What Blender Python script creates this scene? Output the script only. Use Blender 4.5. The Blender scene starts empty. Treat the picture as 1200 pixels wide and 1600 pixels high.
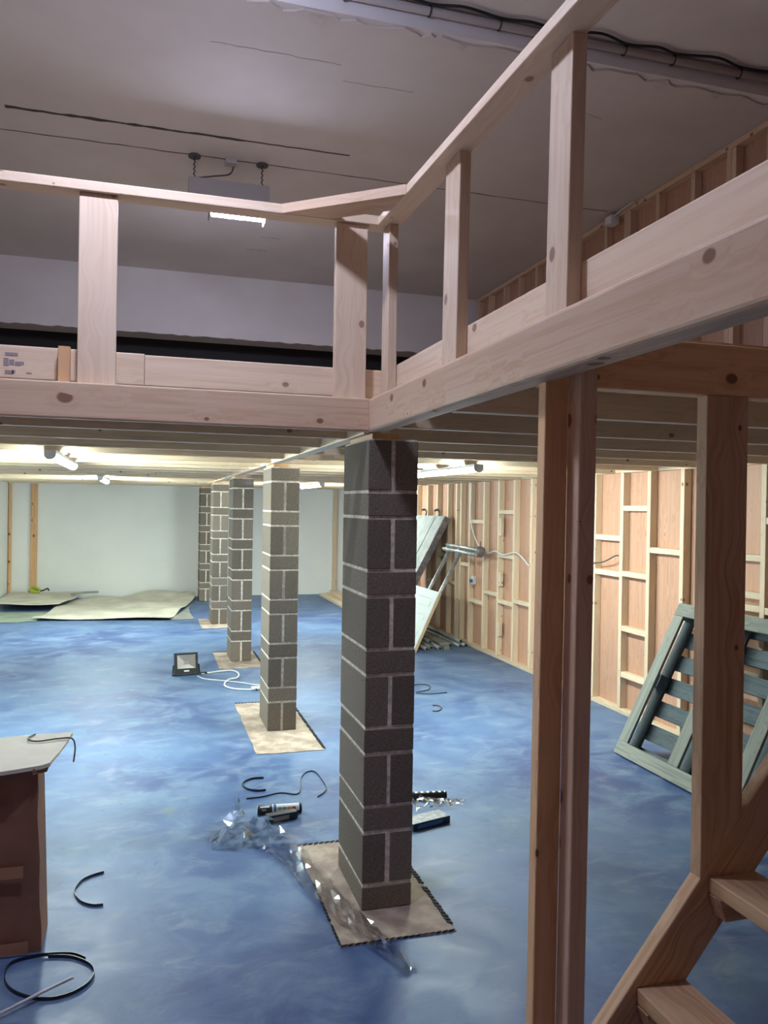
import bpy, bmesh, math, random
from mathutils import Vector, Matrix
random.seed(7)
scene = bpy.context.scene
COL = scene.collection

# ------------------------------------------------------------------ camera, world, exposure
def camera():
    f, yaw, pitch, roll = 1250.0, .2875, -.0065, .0161
    cy, sy, cp, sp, cr, sr = math.cos(yaw), math.sin(yaw), math.cos(pitch), math.sin(pitch), math.cos(roll), math.sin(roll)
    fwd = Vector((sy, cy, 0)); right = Vector((cy, -sy, 0)); up = Vector((0, 0, 1))
    f2 = fwd*cp + up*sp; u2 = up*cp - fwd*sp
    r3 = right*cr + u2*sr; u3 = u2*cr - right*sr
    cd = bpy.data.cameras.new('camera'); cd.sensor_fit = 'AUTO'; cd.sensor_width = 36.0
    cd.lens = f/1600*36; cd.clip_start = .02
    co = bpy.data.objects.new('camera', cd); COL.objects.link(co)
    m = Matrix((r3, u3, -f2)).transposed().to_4x4(); m.translation = (0, 0, 1.7192)
    co.matrix_world = m
    scene.camera = co
camera()
world = bpy.data.worlds.new('world'); scene.world = world; world.use_nodes = True
world.node_tree.nodes['Background'].inputs[0].default_value = (.02, .02, .022, 1)
world.node_tree.nodes['Background'].inputs[1].default_value = .3
vs = scene.view_settings
vs.view_transform = 'Standard'; vs.look = 'None'; vs.gamma = 1; vs.use_curve_mapping = False
vs.exposure = 0.12
scene.cycles.max_bounces = 9; scene.cycles.glossy_bounces = 3; scene.cycles.transmission_bounces = 4
LED_UP = (.72, .76, 1.0); LED_UP_S = 760      # hanging lights over the void
LED_LO = (.86, 1.0, .94); LED_LO_S = 265       # strip lights under the deck

# ------------------------------------------------------------------ materials
def newmat(name):
    m = bpy.data.materials.new(name); m.use_nodes = True
    return m, m.node_tree, m.node_tree.nodes['Principled BSDF']
def nd(nt, t, **kw):
    n = nt.nodes.new(t)
    for k, v in kw.items(): setattr(n, k, v)
    return n
def lk(nt, a, b): nt.links.new(a, b)
def sk(n, name, which='inputs', typ=None):
    for s in getattr(n, which):
        if s.name == name and (typ is None or s.type == typ) and s.enabled: return s
def setv(s, v): s.default_value = v
def math_(nt, op, a, b=None, clamp=False):
    n = nd(nt, 'ShaderNodeMath', operation=op, use_clamp=clamp)
    for i, x in enumerate((a, b)):
        if x is None: continue
        if isinstance(x, (int, float)): n.inputs[i].default_value = x
        else: lk(nt, x, n.inputs[i])
    return n.outputs[0]
def vmath(nt, op, a, b=None):
    n = nd(nt, 'ShaderNodeVectorMath', operation=op)
    for i, x in enumerate((a, b)):
        if x is None: continue
        if isinstance(x, tuple): n.inputs[i].default_value = x
        else: lk(nt, x, n.inputs[i])
    return n.outputs['Value'] if op in ('LENGTH', 'DISTANCE', 'DOT_PRODUCT') else n.outputs[0]
def mix(nt, fac, a, b, blend='MIX'):
    n = nd(nt, 'ShaderNodeMix', data_type='RGBA', blend_type=blend)
    s = [x for x in n.inputs if x.enabled]
    if isinstance(fac, (int, float)): s[0].default_value = fac
    else: lk(nt, fac, s[0])
    for i, x in ((1, a), (2, b)):
        if isinstance(x, tuple): s[i].default_value = x if len(x) == 4 else (*x, 1)
        else: lk(nt, x, s[i])
    return [o for o in n.outputs if o.enabled][0]
def mrange(nt, v, a, b, c=0.0, d=1.0, smooth=True):
    n = nd(nt, 'ShaderNodeMapRange', interpolation_type='SMOOTHSTEP' if smooth else 'LINEAR')
    lk(nt, v, n.inputs[0])
    for i, x in enumerate((a, b, c, d)): n.inputs[i+1].default_value = x
    return n.outputs[0]
def noise(nt, vec, scale, detail=3.0, rough=.55, dist=0.0):
    n = nd(nt, 'ShaderNodeTexNoise')
    if vec is not None: lk(nt, vec, n.inputs['Vector'])
    n.inputs['Scale'].default_value = scale; n.inputs['Detail'].default_value = detail
    n.inputs['Roughness'].default_value = rough; n.inputs['Distortion'].default_value = dist
    return n.outputs[0]
def bump(nt, h, bsdf, strength=.3, dist=.002):
    b = nd(nt, 'ShaderNodeBump'); b.inputs['Strength'].default_value = strength; b.inputs['Distance'].default_value = dist
    lk(nt, h, b.inputs['Height']); lk(nt, b.outputs[0], bsdf.inputs['Normal'])
def objcoord(nt): return nd(nt, 'ShaderNodeTexCoord').outputs['Object']
def geopos(nt): return nd(nt, 'ShaderNodeNewGeometry').outputs['Position']

def wood(name, light, dark, knot, knots=1.0, rough=.55, grey=0.0):
    """sawn softwood; the mesh attribute 'grain' holds (across, across, along) in metres"""
    m, nt, b = newmat(name)
    at = nd(nt, 'ShaderNodeAttribute', attribute_name='grain').outputs['Vector']
    rnd = nd(nt, 'ShaderNodeObjectInfo').outputs['Random']
    off = nd(nt, 'ShaderNodeCombineXYZ')
    for i, k in enumerate((3.7, 5.3, 41.0)): lk(nt, math_(nt, 'MULTIPLY', rnd, k), off.inputs[i])
    v = vmath(nt, 'ADD', at, off.outputs[0])
    sp = nd(nt, 'ShaderNodeSeparateXYZ'); lk(nt, v, sp.inputs[0])
    a = math_(nt, 'ADD', sp.outputs[0], sp.outputs[1])
    kc = nd(nt, 'ShaderNodeCombineXYZ'); lk(nt, math_(nt, 'MULTIPLY', a, 8.0), kc.inputs[0]); lk(nt, math_(nt, 'MULTIPLY', sp.outputs[2], 4.2), kc.inputs[1])
    vo = nd(nt, 'ShaderNodeTexVoronoi', voronoi_dimensions='2D'); vo.inputs['Scale'].default_value = 1
    lk(nt, kc.outputs[0], vo.inputs['Vector'])
    d = vmath(nt, 'SUBTRACT', vo.outputs['Position'], kc.outputs[0])
    d = vmath(nt, 'LENGTH', vmath(nt, 'MULTIPLY', d, (1/8.0, .75/4.2, 0)))
    cs = nd(nt, 'ShaderNodeSeparateColor'); lk(nt, vo.outputs['Color'], cs.inputs[0])
    rad = math_(nt, 'MULTIPLY', math_(nt, 'MAXIMUM', math_(nt, 'SUBTRACT', cs.outputs[0], 1-.62*knots), 0.001), .032)
    q = math_(nt, 'DIVIDE', d, rad)
    km = mrange(nt, q, 1.15, .75)
    ring = mrange(nt, d, .07, .0)                       # grain swings round a knot
    g = nd(nt, 'ShaderNodeCombineXYZ')
    lk(nt, math_(nt, 'ADD', math_(nt, 'MULTIPLY', sp.outputs[0], 55), math_(nt, 'MULTIPLY', ring, 1.4)), g.inputs[0])
    lk(nt, math_(nt, 'MULTIPLY', sp.outputs[1], 55), g.inputs[1]); lk(nt, math_(nt, 'MULTIPLY', sp.outputs[2], 1.6), g.inputs[2])
    n1 = noise(nt, g.outputs[0], 1.0, 3, .6, .6)
    g2 = vmath(nt, 'MULTIPLY', v, (9, 9, 1.0))
    n2 = noise(nt, g2, 1.0, 2, .5, .3)
    c = mix(nt, mrange(nt, n1, .40, .68), light, dark)
    tone = tuple(min(1, .5*x+.5*y) for x, y in zip(light, dark))
    c = mix(nt, mrange(nt, n2, .42, .75, 0, .55), c, tone)
    c = mix(nt, math_(nt, 'MULTIPLY', mrange(nt, q, 2.4, .9), .35), c, dark)
    c = mix(nt, math_(nt, 'MULTIPLY', km, .9), c, knot)
    hsv = nd(nt, 'ShaderNodeHueSaturation'); lk(nt, mrange(nt, rnd, 0, 1, .9, 1.08, False), hsv.inputs['Value']); lk(nt, c, hsv.inputs['Color'])
    lk(nt, hsv.outputs[0], b.inputs['Base Color'])
    b.inputs['Roughness'].default_value = rough
    b.inputs['Specular IOR Level'].default_value = .3
    bump(nt, n1, b, .12, .001)
    return m

def plain(name, col, rough=.6, metal=0.0, spec=.5, var=0.0, vscale=8.0, bmp=0.0, bscale=60.0, col2=None):
    m, nt, b = newmat(name)
    b.inputs['Roughness'].default_value = rough; b.inputs['Metallic'].default_value = metal
    b.inputs['Specular IOR Level'].default_value = spec
    b.inputs['Base Color'].default_value = (*col, 1)
    if var or col2:
        n = noise(nt, objcoord(nt), vscale, 4, .6)
        c = mix(nt, mrange(nt, n, .35, .68), tuple(x*(1-var) for x in col), col2 or tuple(min(1, x*(1+var)) for x in col))
        lk(nt, c, b.inputs['Base Color'])
    if bmp: bump(nt, noise(nt, objcoord(nt), bscale, 3, .6), b, bmp, .003)
    return m

def emit(name, col, s):
    m, nt, b = newmat(name)
    b.inputs['Base Color'].default_value = (.9, .9, .9, 1)
    b.inputs['Emission Color'].default_value = (*col, 1); b.inputs['Emission Strength'].default_value = s
    return m

M = {}
M['pine'] = wood('pine', (.74, .55, .40), (.64, .43, .28), (.24, .11, .075), 1.15)
M['pine_pale'] = wood('pine_pale', (.77, .63, .46), (.69, .53, .36), (.25, .14, .09), .6)
M['pine_white'] = wood('pine_white', (.78, .63, .48), (.71, .54, .39), (.30, .18, .13), .9)
M['pine_orange'] = wood('pine_orange', (.78, .49, .27), (.66, .38, .19), (.15, .07, .03), 1.0)
M['stair_pine'] = wood('stair_pine', (.60, .40, .26), (.46, .27, .15), (.13, .06, .03), .6)
M['pallet'] = wood('pallet_grey', (.27, .28, .245), (.18, .19, .175), (.10, .10, .10), .3, .8)
M['pallet_dark'] = wood('pallet_blue_grey', (.10, .125, .14), (.06, .078, .09), (.05, .05, .06), .3, .8)
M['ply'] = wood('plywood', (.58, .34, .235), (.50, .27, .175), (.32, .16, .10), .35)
M['ply_dimmed'] = wood('plywood_upper_dimmed', (.44, .26, .18), (.37, .20, .13), (.24, .12, .08), .35)  # darker copy of the plywood; the upper wall's dimness is put into the colour
M['pine_dimmed'] = wood('pine_upper_dimmed', (.60, .43, .31), (.50, .33, .22), (.18, .09, .06), .8)  # upper studs, also darkened in colour for the dim light up there
M['deck'] = plain('chipboard', (.50, .40, .28), .8, var=.15, vscale=30)

def blockmat():
    m, nt, b = newmat('concrete_block')
    co = objcoord(nt); rnd = nd(nt, 'ShaderNodeObjectInfo').outputs['Random']
    n = noise(nt, co, 160, 2, .7); n2 = noise(nt, co, 9, 3, .6)
    c = mix(nt, mrange(nt, n, .3, .72), (.14, .118, .098), (.26, .222, .185))
    c = mix(nt, mrange(nt, n2, .4, .7, 0, .35), c, (.20, .16, .13))
    h = nd(nt, 'ShaderNodeHueSaturation'); lk(nt, mrange(nt, rnd, 0, 1, .82, 1.16, False), h.inputs['Value']); lk(nt, c, h.inputs['Color'])
    lk(nt, h.outputs[0], b.inputs['Base Color']); b.inputs['Roughness'].default_value = .95; b.inputs['Specular IOR Level'].default_value = .15
    bump(nt, n, b, .5, .002); return m
M['block'] = blockmat()
M['mortar'] = plain('mortar', (.72, .66, .58), .95, spec=.1, var=.22, vscale=40, bmp=.5, bscale=120)

def floormat():
    m, nt, b = newmat('blue_painted_concrete')
    p = geopos(nt)
    n1 = noise(nt, p, .8, 4, .6, .4); n2 = noise(nt, p, 3.2, 5, .65, .8)
    st = vmath(nt, 'MULTIPLY', p, (2.6, 5.0, 1)); n3 = noise(nt, st, 1.3, 4, .62, .5)
    n4 = noise(nt, p, 11, 5, .7, .3)
    c = mix(nt, mrange(nt, n1, .36, .64), (.045, .085, .225), (.095, .175, .34))
    c = mix(nt, mrange(nt, n2, .40, .68, 0, .75), c, (.16, .245, .38))
    c = mix(nt, mrange(nt, n3, .50, .76, 0, .45), c, (.28, .35, .43))
    c = mix(nt, mrange(nt, n4, .58, .74, 0, .45), c, (.035, .06, .17))
    n5 = noise(nt, p, 1.7, 3, .6, .2)
    c = mix(nt, mrange(nt, n5, .64, .78, 0, .55), c, (.24, .27, .17))
    sc = noise(nt, vmath(nt, 'MULTIPLY', p, (26, 3, 1)), 1.0, 4, .7, 1.2)
    c = mix(nt, mrange(nt, sc, .74, .82, 0, .3), c, (.32, .40, .50))
    lk(nt, c, b.inputs['Base Color'])
    lk(nt, mrange(nt, n2, .3, .75, .42, .62), b.inputs['Roughness'])
    b.inputs['Specular IOR Level'].default_value = .4
    bump(nt, n4, b, .12, .002); return m
M['floor'] = floormat()

def wallmat(name, a, c2, rough=.75, marks=True):
    m, nt, b = newmat(name)
    p = geopos(nt)
    c = mix(nt, mrange(nt, noise(nt, p, .9, 4, .6), .35, .7), a, c2)
    if marks:
        k = noise(nt, p, 7, 6, .75)
        c = mix(nt, mrange(nt, k, .71, .76, 0, .4), c, tuple(x*.4 for x in a))
    lk(nt, c, b.inputs['Base Color']); b.inputs['Roughness'].default_value = rough; b.inputs['Specular IOR Level'].default_value = .25
    bump(nt, noise(nt, p, 25, 3, .6), b, .06, .003); return m
M['white_wall'] = wallmat('white_painted_wall', (.88, .90, .89), (.83, .86, .85))
M['grey_paint'] = wallmat('grey_ceiling_paint', (.53, .49, .475), (.60, .56, .54))
M['white_ceiling'] = wallmat('white_ceiling_paint', (.80, .79, .82), (.70, .69, .73))
M['dark_void'] = plain('unlit_void_black', (.012, .011, .012), .8)  # black stands in for shade in the unlit space upstairs
M['crack'] = plain('ceiling_gap_dark', (.05, .045, .045), .9)
M['hairline'] = plain('faint_paint_crack', (.30, .275, .265), .9)
M['pad'] = plain('bare_concrete', (.42, .32, .27), .9, var=.25, vscale=7, bmp=.3, bscale=30, col2=(.52, .43, .34))
M['black'] = plain('black_plastic', (.012, .013, .016), .45)
M['rubber'] = plain('black_rubber_edge', (.015, .016, .02), .8)
M['dark_navy'] = plain('black_strap', (.012, .02, .035), .4)
M['white_pl'] = plain('white_plastic', (.78, .78, .76), .4)
M['white_rod'] = plain('pale_grey_cable', (.55, .53, .56), .5)
M['cable_grey'] = plain('dark_cable', (.06, .06, .06), .5)
M['galv'] = plain('galvanised_steel', (.48, .50, .50), .45, metal=.75, var=.25, vscale=14)
M['grey_deckply'] = plain('grey_weathered_board', (.36, .38, .37), .75, var=.15, vscale=6)
M['alu_edge'] = plain('dark_metal_channel', (.22, .20, .21), .5, metal=.4, var=.3, vscale=20)
M['door_white'] = plain('white_door_paint', (.72, .76, .74), .5)
M['door_edge'] = plain('bare_door_edge', (.62, .48, .30), .7)
M['card'] = plain('brown_cardboard', (.26, .13, .08), .85, var=.12, vscale=5)
M['card_in'] = plain('pale_cardboard', (.70, .66, .56), .85, var=.06, vscale=4)
M['card_print'] = plain('faded_box_print', (.22, .10, .07), .85)
M['tape'] = plain('brown_packing_tape', (.42, .22, .12), .3)
M['sheet'] = plain('beige_card_sheet', (.66, .63, .52), .85, var=.12, vscale=2.5)
M['sheet_grey'] = plain('grey_underlay', (.30, .31, .28), .9, var=.15, vscale=5)
M['sheet_green'] = plain('grey_green_sheet', (.30, .36, .28), .85, var=.15, vscale=3)
M['lime'] = plain('lime_webbing', (.40, .46, .06), .7)
M['lampbody'] = plain('grey_lamp_hood', (.36, .34, .34), .6)
M['lampwhite'] = plain('white_lamp_body', (.72, .74, .76), .5)
M['steel_chain'] = plain('dark_chain', (.10, .095, .10), .5, metal=.6)
M['pipe'] = plain('grey_conduit', (.58, .57, .60), .45)
M['led_up'] = emit('hanging_lamp_glow', LED_UP, LED_UP_S)
M['led_lo'] = emit('strip_lamp_glow', LED_LO, LED_LO_S)
M['reflector'] = plain('floodlight_reflector', (.85, .85, .82), .22, metal=.9)
M['silver'] = plain('silver_wrap', (.62, .65, .70), .2, metal=.5, var=.2, vscale=30)
M['lab_white'] = plain('label_white', (.75, .78, .82), .35)
M['lab_blue'] = plain('label_blue', (.05, .13, .35), .35)
M['lab_green'] = plain('label_green', (.22, .32, .16), .35)
M['lab_orange'] = plain('label_orange', (.55, .28, .10), .35)
M['lab_red'] = plain('label_red', (.50, .05, .04), .35)
M['stamp'] = plain('timber_stamp_ink', (.30, .25, .27), .8)
M['pvc_box'] = plain('white_socket', (.62, .60, .60), .5)

def clear():
    m, nt, b = newmat('clear_film')
    out = nt.nodes['Material Output']
    tr = nd(nt, 'ShaderNodeBsdfTransparent'); tr.inputs[0].default_value = (.975, .98, .985, 1)
    gl = nd(nt, 'ShaderNodeBsdfGlossy'); gl.inputs['Roughness'].default_value = .13
    fr = nd(nt, 'ShaderNodeFresnel'); fr.inputs[0].default_value = 1.5
    ms = nd(nt, 'ShaderNodeMixShader')
    lk(nt, math_(nt, 'ADD', math_(nt, 'MULTIPLY', fr.outputs[0], .75), .02, True), ms.inputs[0])
    lk(nt, tr.outputs[0], ms.inputs[1]); lk(nt, gl.outputs[0], ms.inputs[2]); lk(nt, ms.outputs[0], out.inputs[0])
    return m
M['film'] = clear()

# ------------------------------------------------------------------ object helpers
def link(o, parent=None):
    COL.objects.link(o)
    if parent is not None: o.parent = parent
    return o
def empty(name, loc=(0, 0, 0), rz=0.0):
    o = bpy.data.objects.new(name, None); o.location = loc; o.rotation_euler = (0, 0, rz); o.empty_display_size = .1
    return link(o)
def tag(o, label=None, cat=None, group=None, kind=None):
    if label: o['label'] = label
    if cat: o['category'] = cat
    if group: o['group'] = group
    if kind: o['kind'] = kind
    return o
def struct(o, label=None):
    o['kind'] = 'structure'
    if label: o['label'] = label
    return o
def meshobj(name, verts, faces, mat, parent=None, loc=(0, 0, 0), smooth=False, rot=None):
    me = bpy.data.meshes.new(name); me.from_pydata([tuple(v) for v in verts], [], faces); me.update()
    bm = bmesh.new(); bm.from_mesh(me); bmesh.ops.recalc_face_normals(bm, faces=bm.faces); bm.to_mesh(me); bm.free()
    if mat: me.materials.append(M[mat] if isinstance(mat, str) else mat)
    if smooth: me.polygons.foreach_set('use_smooth', [True]*len(me.polygons))
    o = bpy.data.objects.new(name, me); o.location = loc
    if rot: o.rotation_euler = rot
    if parent is not None and parent.type == 'MESH': o.location = Vector(loc)-parent.location   # world coordinates under a mesh parent
    return link(o, parent)
def section(w, t, r):
    pts = []
    for cx, cy, a0 in ((w/2-r, t/2-r, 0), (-w/2+r, t/2-r, 90), (-w/2+r, -t/2+r, 180), (w/2-r, -t/2+r, 270)):
        for k in range(4):
            a = math.radians(a0+30*k); pts.append((cx+r*math.cos(a), cy+r*math.sin(a)))
    return pts
def grain(me, data):
    at = me.attributes.new('grain', 'FLOAT_VECTOR', 'POINT')
    at.data.foreach_set('vector', [c for v in data for c in v])
def beam(name, p0, p1, w, t, mat='pine', parent=None, wdir=(1, 0, 0), r=.005, cut0=0.0, cut1=0.0, label=None):
    """timber from p0 to p1; w across wdir, t across the third axis; rounded arrises; cut0/cut1 shear the ends along wdir"""
    p0, p1 = Vector(p0), Vector(p1); L = (p1-p0).length; z = (p1-p0)/L
    x = Vector(wdir); x = (x - z*x.dot(z)).normalized(); y = z.cross(x)
    sec = section(w, t, min(r, w*.45, t*.45)); n = len(sec)
    vs, gr = [], []
    for s, cut in ((-L/2, cut0), (L/2, cut1)):
        for a, b in sec:
            vs.append((a, b, s+cut*a)); gr.append((a, b, s+cut*a))
    fs = [[i, (i+1) % n, (i+1) % n+n, i+n] for i in range(n)] + [list(range(n))[::-1], list(range(n, 2*n))]
    me = bpy.data.meshes.new(name); me.from_pydata(vs, [], fs); me.update(); grain(me, gr)
    me.materials.append(M[mat] if isinstance(mat, str) else mat)
    o = bpy.data.objects.new(name, me); link(o, parent)
    m = Matrix((x, y, z)).transposed().to_4x4(); m.translation = (p0+p1)/2
    pm = Matrix()
    if parent is not None:
        q = parent
        while q is not None: pm = q.matrix_basis @ pm; q = q.parent
    o.matrix_basis = pm.inverted() @ m
    if label: o['label'] = label
    return o
def bar(name, x0, x1, y0, y1, z0, z1, mat='pine', parent=None, r=.004, label=None):
    """axis-aligned timber, grain along its longest side"""
    d = (x1-x0, y1-y0, z1-z0); k = d.index(max(d)); c = ((x0+x1)/2, (y0+y1)/2, (z0+z1)/2)
    if k == 0: return beam(name, (x0, c[1], c[2]), (x1, c[1], c[2]), d[1], d[2], mat, parent, (0, 1, 0), r, label=label)
    if k == 1: return beam(name, (c[0], y0, c[2]), (c[0], y1, c[2]), d[0], d[2], mat, parent, (1, 0, 0), r, label=label)
    return beam(name, (c[0], c[1], z0), (c[0], c[1], z1), d[0], d[1], mat, parent, (1, 0, 0), r, label=label)
BOXF = [(0, 3, 2, 1), (4, 5, 6, 7), (0, 1, 5, 4), (1, 2, 6, 5), (2, 3, 7, 6), (3, 0, 4, 7)]
def box(name, x0, x1, y0, y1, z0, z1, mat, parent=None, label=None):
    c = Vector(((x0+x1)/2, (y0+y1)/2, (z0+z1)/2)); h = ((x1-x0)/2, (y1-y0)/2, (z1-z0)/2)
    vs = [(sx*h[0], sy*h[1], sz*h[2]) for sz in (-1, 1) for sx, sy in ((-1, -1), (1, -1), (1, 1), (-1, 1))]
    o = meshobj(name, vs, BOXF, mat, parent, c)
    k = h.index(max(h)); perm = {0: (1, 2, 0), 1: (0, 2, 1), 2: (0, 1, 2)}[k]
    grain(o.data, [tuple(v[i] for i in perm) for v in vs])
    if parent is not None:
        q = parent; off = Vector((0, 0, 0))
        if q.type == 'MESH': pass
        elif q.rotation_euler.z == 0:
            while q is not None: off += q.location; q = q.parent
            o.location = c-off
    if label: o['label'] = label
    return o
def smoothpath(pts, n=6):
    pts = [Vector(p) for p in pts]; out = []
    for i in range(len(pts)-1):
        a, b, c, d = pts[max(i-1, 0)], pts[i], pts[i+1], pts[min(i+2, len(pts)-1)]
        for k in range(n):
            t = k/n; out.append(.5*((2*b)+(c-a)*t+(2*a-5*b+4*c-d)*t*t+(3*b-3*c+d-a)*t**3))
    return out+[pts[-1]]
def tube(name, pts, r, mat, parent=None, seg=8, smooth=True, n=6, curve=True, closed=False):
    ps = smoothpath(pts, n) if curve and len(pts) > 2 else [Vector(p) for p in pts]
    vs, fs = [], []; m = len(ps)
    for i, p in enumerate(ps):
        t = (ps[min(i+1, m-1)]-ps[max(i-1, 0)]).normalized()
        a = t.cross(Vector((0, 0, 1)) if abs(t.z) < .9 else Vector((1, 0, 0))).normalized(); b = t.cross(a)
        for k in range(seg):
            g = 2*math.pi*k/seg; vs.append(p+a*(r*math.cos(g))+b*(r*math.sin(g)))
    for i in range(m-1):
        for k in range(seg):
            k2 = (k+1) % seg; fs.append((i*seg+k, i*seg+k2, (i+1)*seg+k2, (i+1)*seg+k))
    fs += [tuple(range(seg))[::-1], tuple(range((m-1)*seg, m*seg))]
    o = meshobj(name, vs, fs, mat, parent, smooth=False)
    for p in o.data.polygons: p.use_smooth = len(p.vertices) == 4
    return o
def ribbon(name, pts, h, t, mat, parent=None, n=6, tilt=0.0):
    """flat strap standing on its edge along a path"""
    ps = smoothpath(pts, n); m = len(ps); vs, fs = [], []
    for i, p in enumerate(ps):
        d = (ps[min(i+1, m-1)]-ps[max(i-1, 0)]).normalized(); s = Vector((d.y, -d.x, 0)).normalized()*(t/2)
        u = Vector((0, 0, h))+s*tilt
        vs += [p-s, p+s, p+s+u, p-s+u]
    for i in range(m-1):
        for k in range(4): k2 = (k+1) % 4; fs.append((4*i+k, 4*i+k2, 4*i+4+k2, 4*i+4+k))
    fs += [(0, 1, 2, 3), tuple(range(4*m-4, 4*m))]
    return meshobj(name, vs, fs, mat, parent)
def slab(name, outline, z0, z1, mat, parent=None, wob=0.0):
    n = len(outline)
    vs = [(x, y, z0) for x, y in outline]+[(x, y, z1+random.uniform(0, wob)) for x, y in outline]
    fs = [tuple(range(n))[::-1], tuple(range(n, 2*n))]+[(i, (i+1) % n, (i+1) % n+n, i+n) for i in range(n)]
    return meshobj(name, vs, fs, mat, parent)
def lathe(name, prof, mat, parent=None, seg=20, loc=(0, 0, 0), rot=None):
    vs, fs = [], []; m = len(prof)
    for r, z in prof:
        for k in range(seg): a = 2*math.pi*k/seg; vs.append((r*math.cos(a), r*math.sin(a), z))
    for i in range(m-1):
        for k in range(seg): k2 = (k+1) % seg; fs.append((i*seg+k, i*seg+k2, (i+1)*seg+k2, (i+1)*seg+k))
    fs += [tuple(range(seg))[::-1], tuple(range((m-1)*seg, m*seg))]
    o = meshobj(name, vs, fs, mat, parent, loc, rot=rot)
    for p in o.data.polygons: p.use_smooth = len(p.vertices) == 4
    return o

# ------------------------------------------------------------------ the setting
XL, XR, XP = -2.33, 3.865, 3.932          # left wall, face of the studs, plywood
YB, YN, ZC = 15.27, -2.6, 4.31            # back wall, wall behind the camera, ceiling
ZJ, ZD, ZT = 2.036, 2.176, 2.198          # joist underside, joist top, deck top
floor = struct(box('floor', XL-.1, XP+.1, YN-.1, YB+.1, -.1, 0, 'floor'), 'blue painted concrete floor, scuffed and worn')
box('wall_back', XL-.1, XP+.1, YB, YB+.1, 0, ZD, 'white_wall'); wall_back = struct(bpy.data.objects['wall_back'], 'white painted wall at the far end under the deck')
struct(box('wall_left', XL-.1, XL, 3.34, YB, 0, ZC, 'white_wall'), 'white painted side wall')
struct(box('wall_left_near', XL-.1, XL, YN, 3.338, 0, ZC+.115, 'ply'), 'unseen side wall next to the void, given plywood to warm the bounced light')  # out of view; plywood finish added for its warm bounce
struct(box('wall_near', XL, XP, YN-.1, YN, 0, ZC+.115, 'ply'), 'unseen wall behind the viewpoint, given plywood to warm the bounced light')  # unseen too, its plywood added to warm the ambient light
for x0, x1 in ((-2.32, -2.27), (-1.965, -1.855), (3.466, 3.556)):
    bar('stud', x0, x1, YB-.05, YB-.002, 0.002, ZJ-.01, 'pine_orange' if x0 < 0 else 'pine_pale', wall_back)

# ceiling: white paint near the camera, a grey skim coat beyond with a torn, ragged edge
ceil = struct(box('ceiling', XL-.1, XP+.1, YN-.1, 9.6, ZC+.115, ZC+.215, 'white_ceiling'), 'painted ceiling with joints and a torn paint edge')
box('ceiling_step', XL, XP+.02, 4.125, 9.58, ZC, ZC+.114, 'white_ceiling', ceil)
edge = []
x = XL
while x < XP:
    j = random.choice((0, 0, .01, .02, .035, .05, -.015))
    if x > 2.7: j += .02
    edge.append((x, 4.142+j*.9+random.uniform(-.006, .006))); x += random.uniform(.025, .12)
edge.append((XP, 4.15))
slab('skim_coat', edge+[(XP, 9.2), (XL, 9.2)], ZC-.012, ZC-.001, 'grey_paint', ceil)
for i in range(6):                        # loose flakes hanging from the torn edge
    fx = (.78, 1.62, 2.02, 2.28, 2.9, 3.3)[i]; w = random.uniform(.04, .1)
    meshobj('paint_flake', [(fx, 4.165, ZC-.012), (fx+w, 4.175, ZC-.013), (fx+w*.7, 4.215, ZC-.028), (fx+.1*w, 4.205, ZC-.02), (fx, 4.165, ZC-.0135), (fx+w, 4.175, ZC-.0145), (fx+w*.7, 4.215, ZC-.0295), (fx+.1*w, 4.205, ZC-.0215)],
            [(0, 1, 2, 3), (7, 6, 5, 4), (0, 1, 5, 4), (1, 2, 6, 5), (2, 3, 7, 6), (3, 0, 4, 7)], 'grey_paint', ceil)
def gap(pts, w, name='joint'):
    vs, fs = [], []
    for x, y, k in pts:
        for dy in (-w*k/2, w*k/2):
            vs += [(x, y+dy, ZC-.0135), (x, y+dy, ZC-.010)]
    for i in range(len(pts)-1):
        a, b = 4*i, 4*i+4
        fs += [(a, b, b+2, a+2), (a, a+1, b+1, b), (a+2, b+2, b+3, a+3), (a+1, a+3, b+3, b+1)]
    meshobj(name, vs, fs, 'crack' if name == 'joint' else 'hairline', ceil)
gap([(-.93+i*.058, 5.745+random.uniform(-.004, .004), random.choice((.6, .8, 1, 1.3, 1.0)) if i < 27 else .5) for i in range(41)], .034)
gap([(XL+i*.1, 6.1+random.uniform(-.006, .006), random.choice((.4, .6, .8, .6)) if x else .5) for i in range(62)], .016)
gap([(.30+i*.05, 4.58+random.uniform(-.008, .008), random.choice((.1, .3, .6))) for i in range(16)], .006, 'hairline')
gap([(1.1+i*.05, 4.75+random.uniform(-.006, .006), random.choice((.1, .3, .5))) for i in range(10)], .006, 'hairline')
gap([(2.6+i*.04, 4.62+i*.01, random.choice((.2, .5))) for i in range(7)], .007, 'hairline')
gap([(1.0+i*.04, 7.75+random.uniform(-.006, .006), random.choice((.5, .8))) for i in range(6)], .02, 'hairline')
gap([(.92+i*.04, 8.15+random.uniform(-.006, .006), random.choice((.5, .8))) for i in range(6)], .02, 'hairline')

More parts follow.
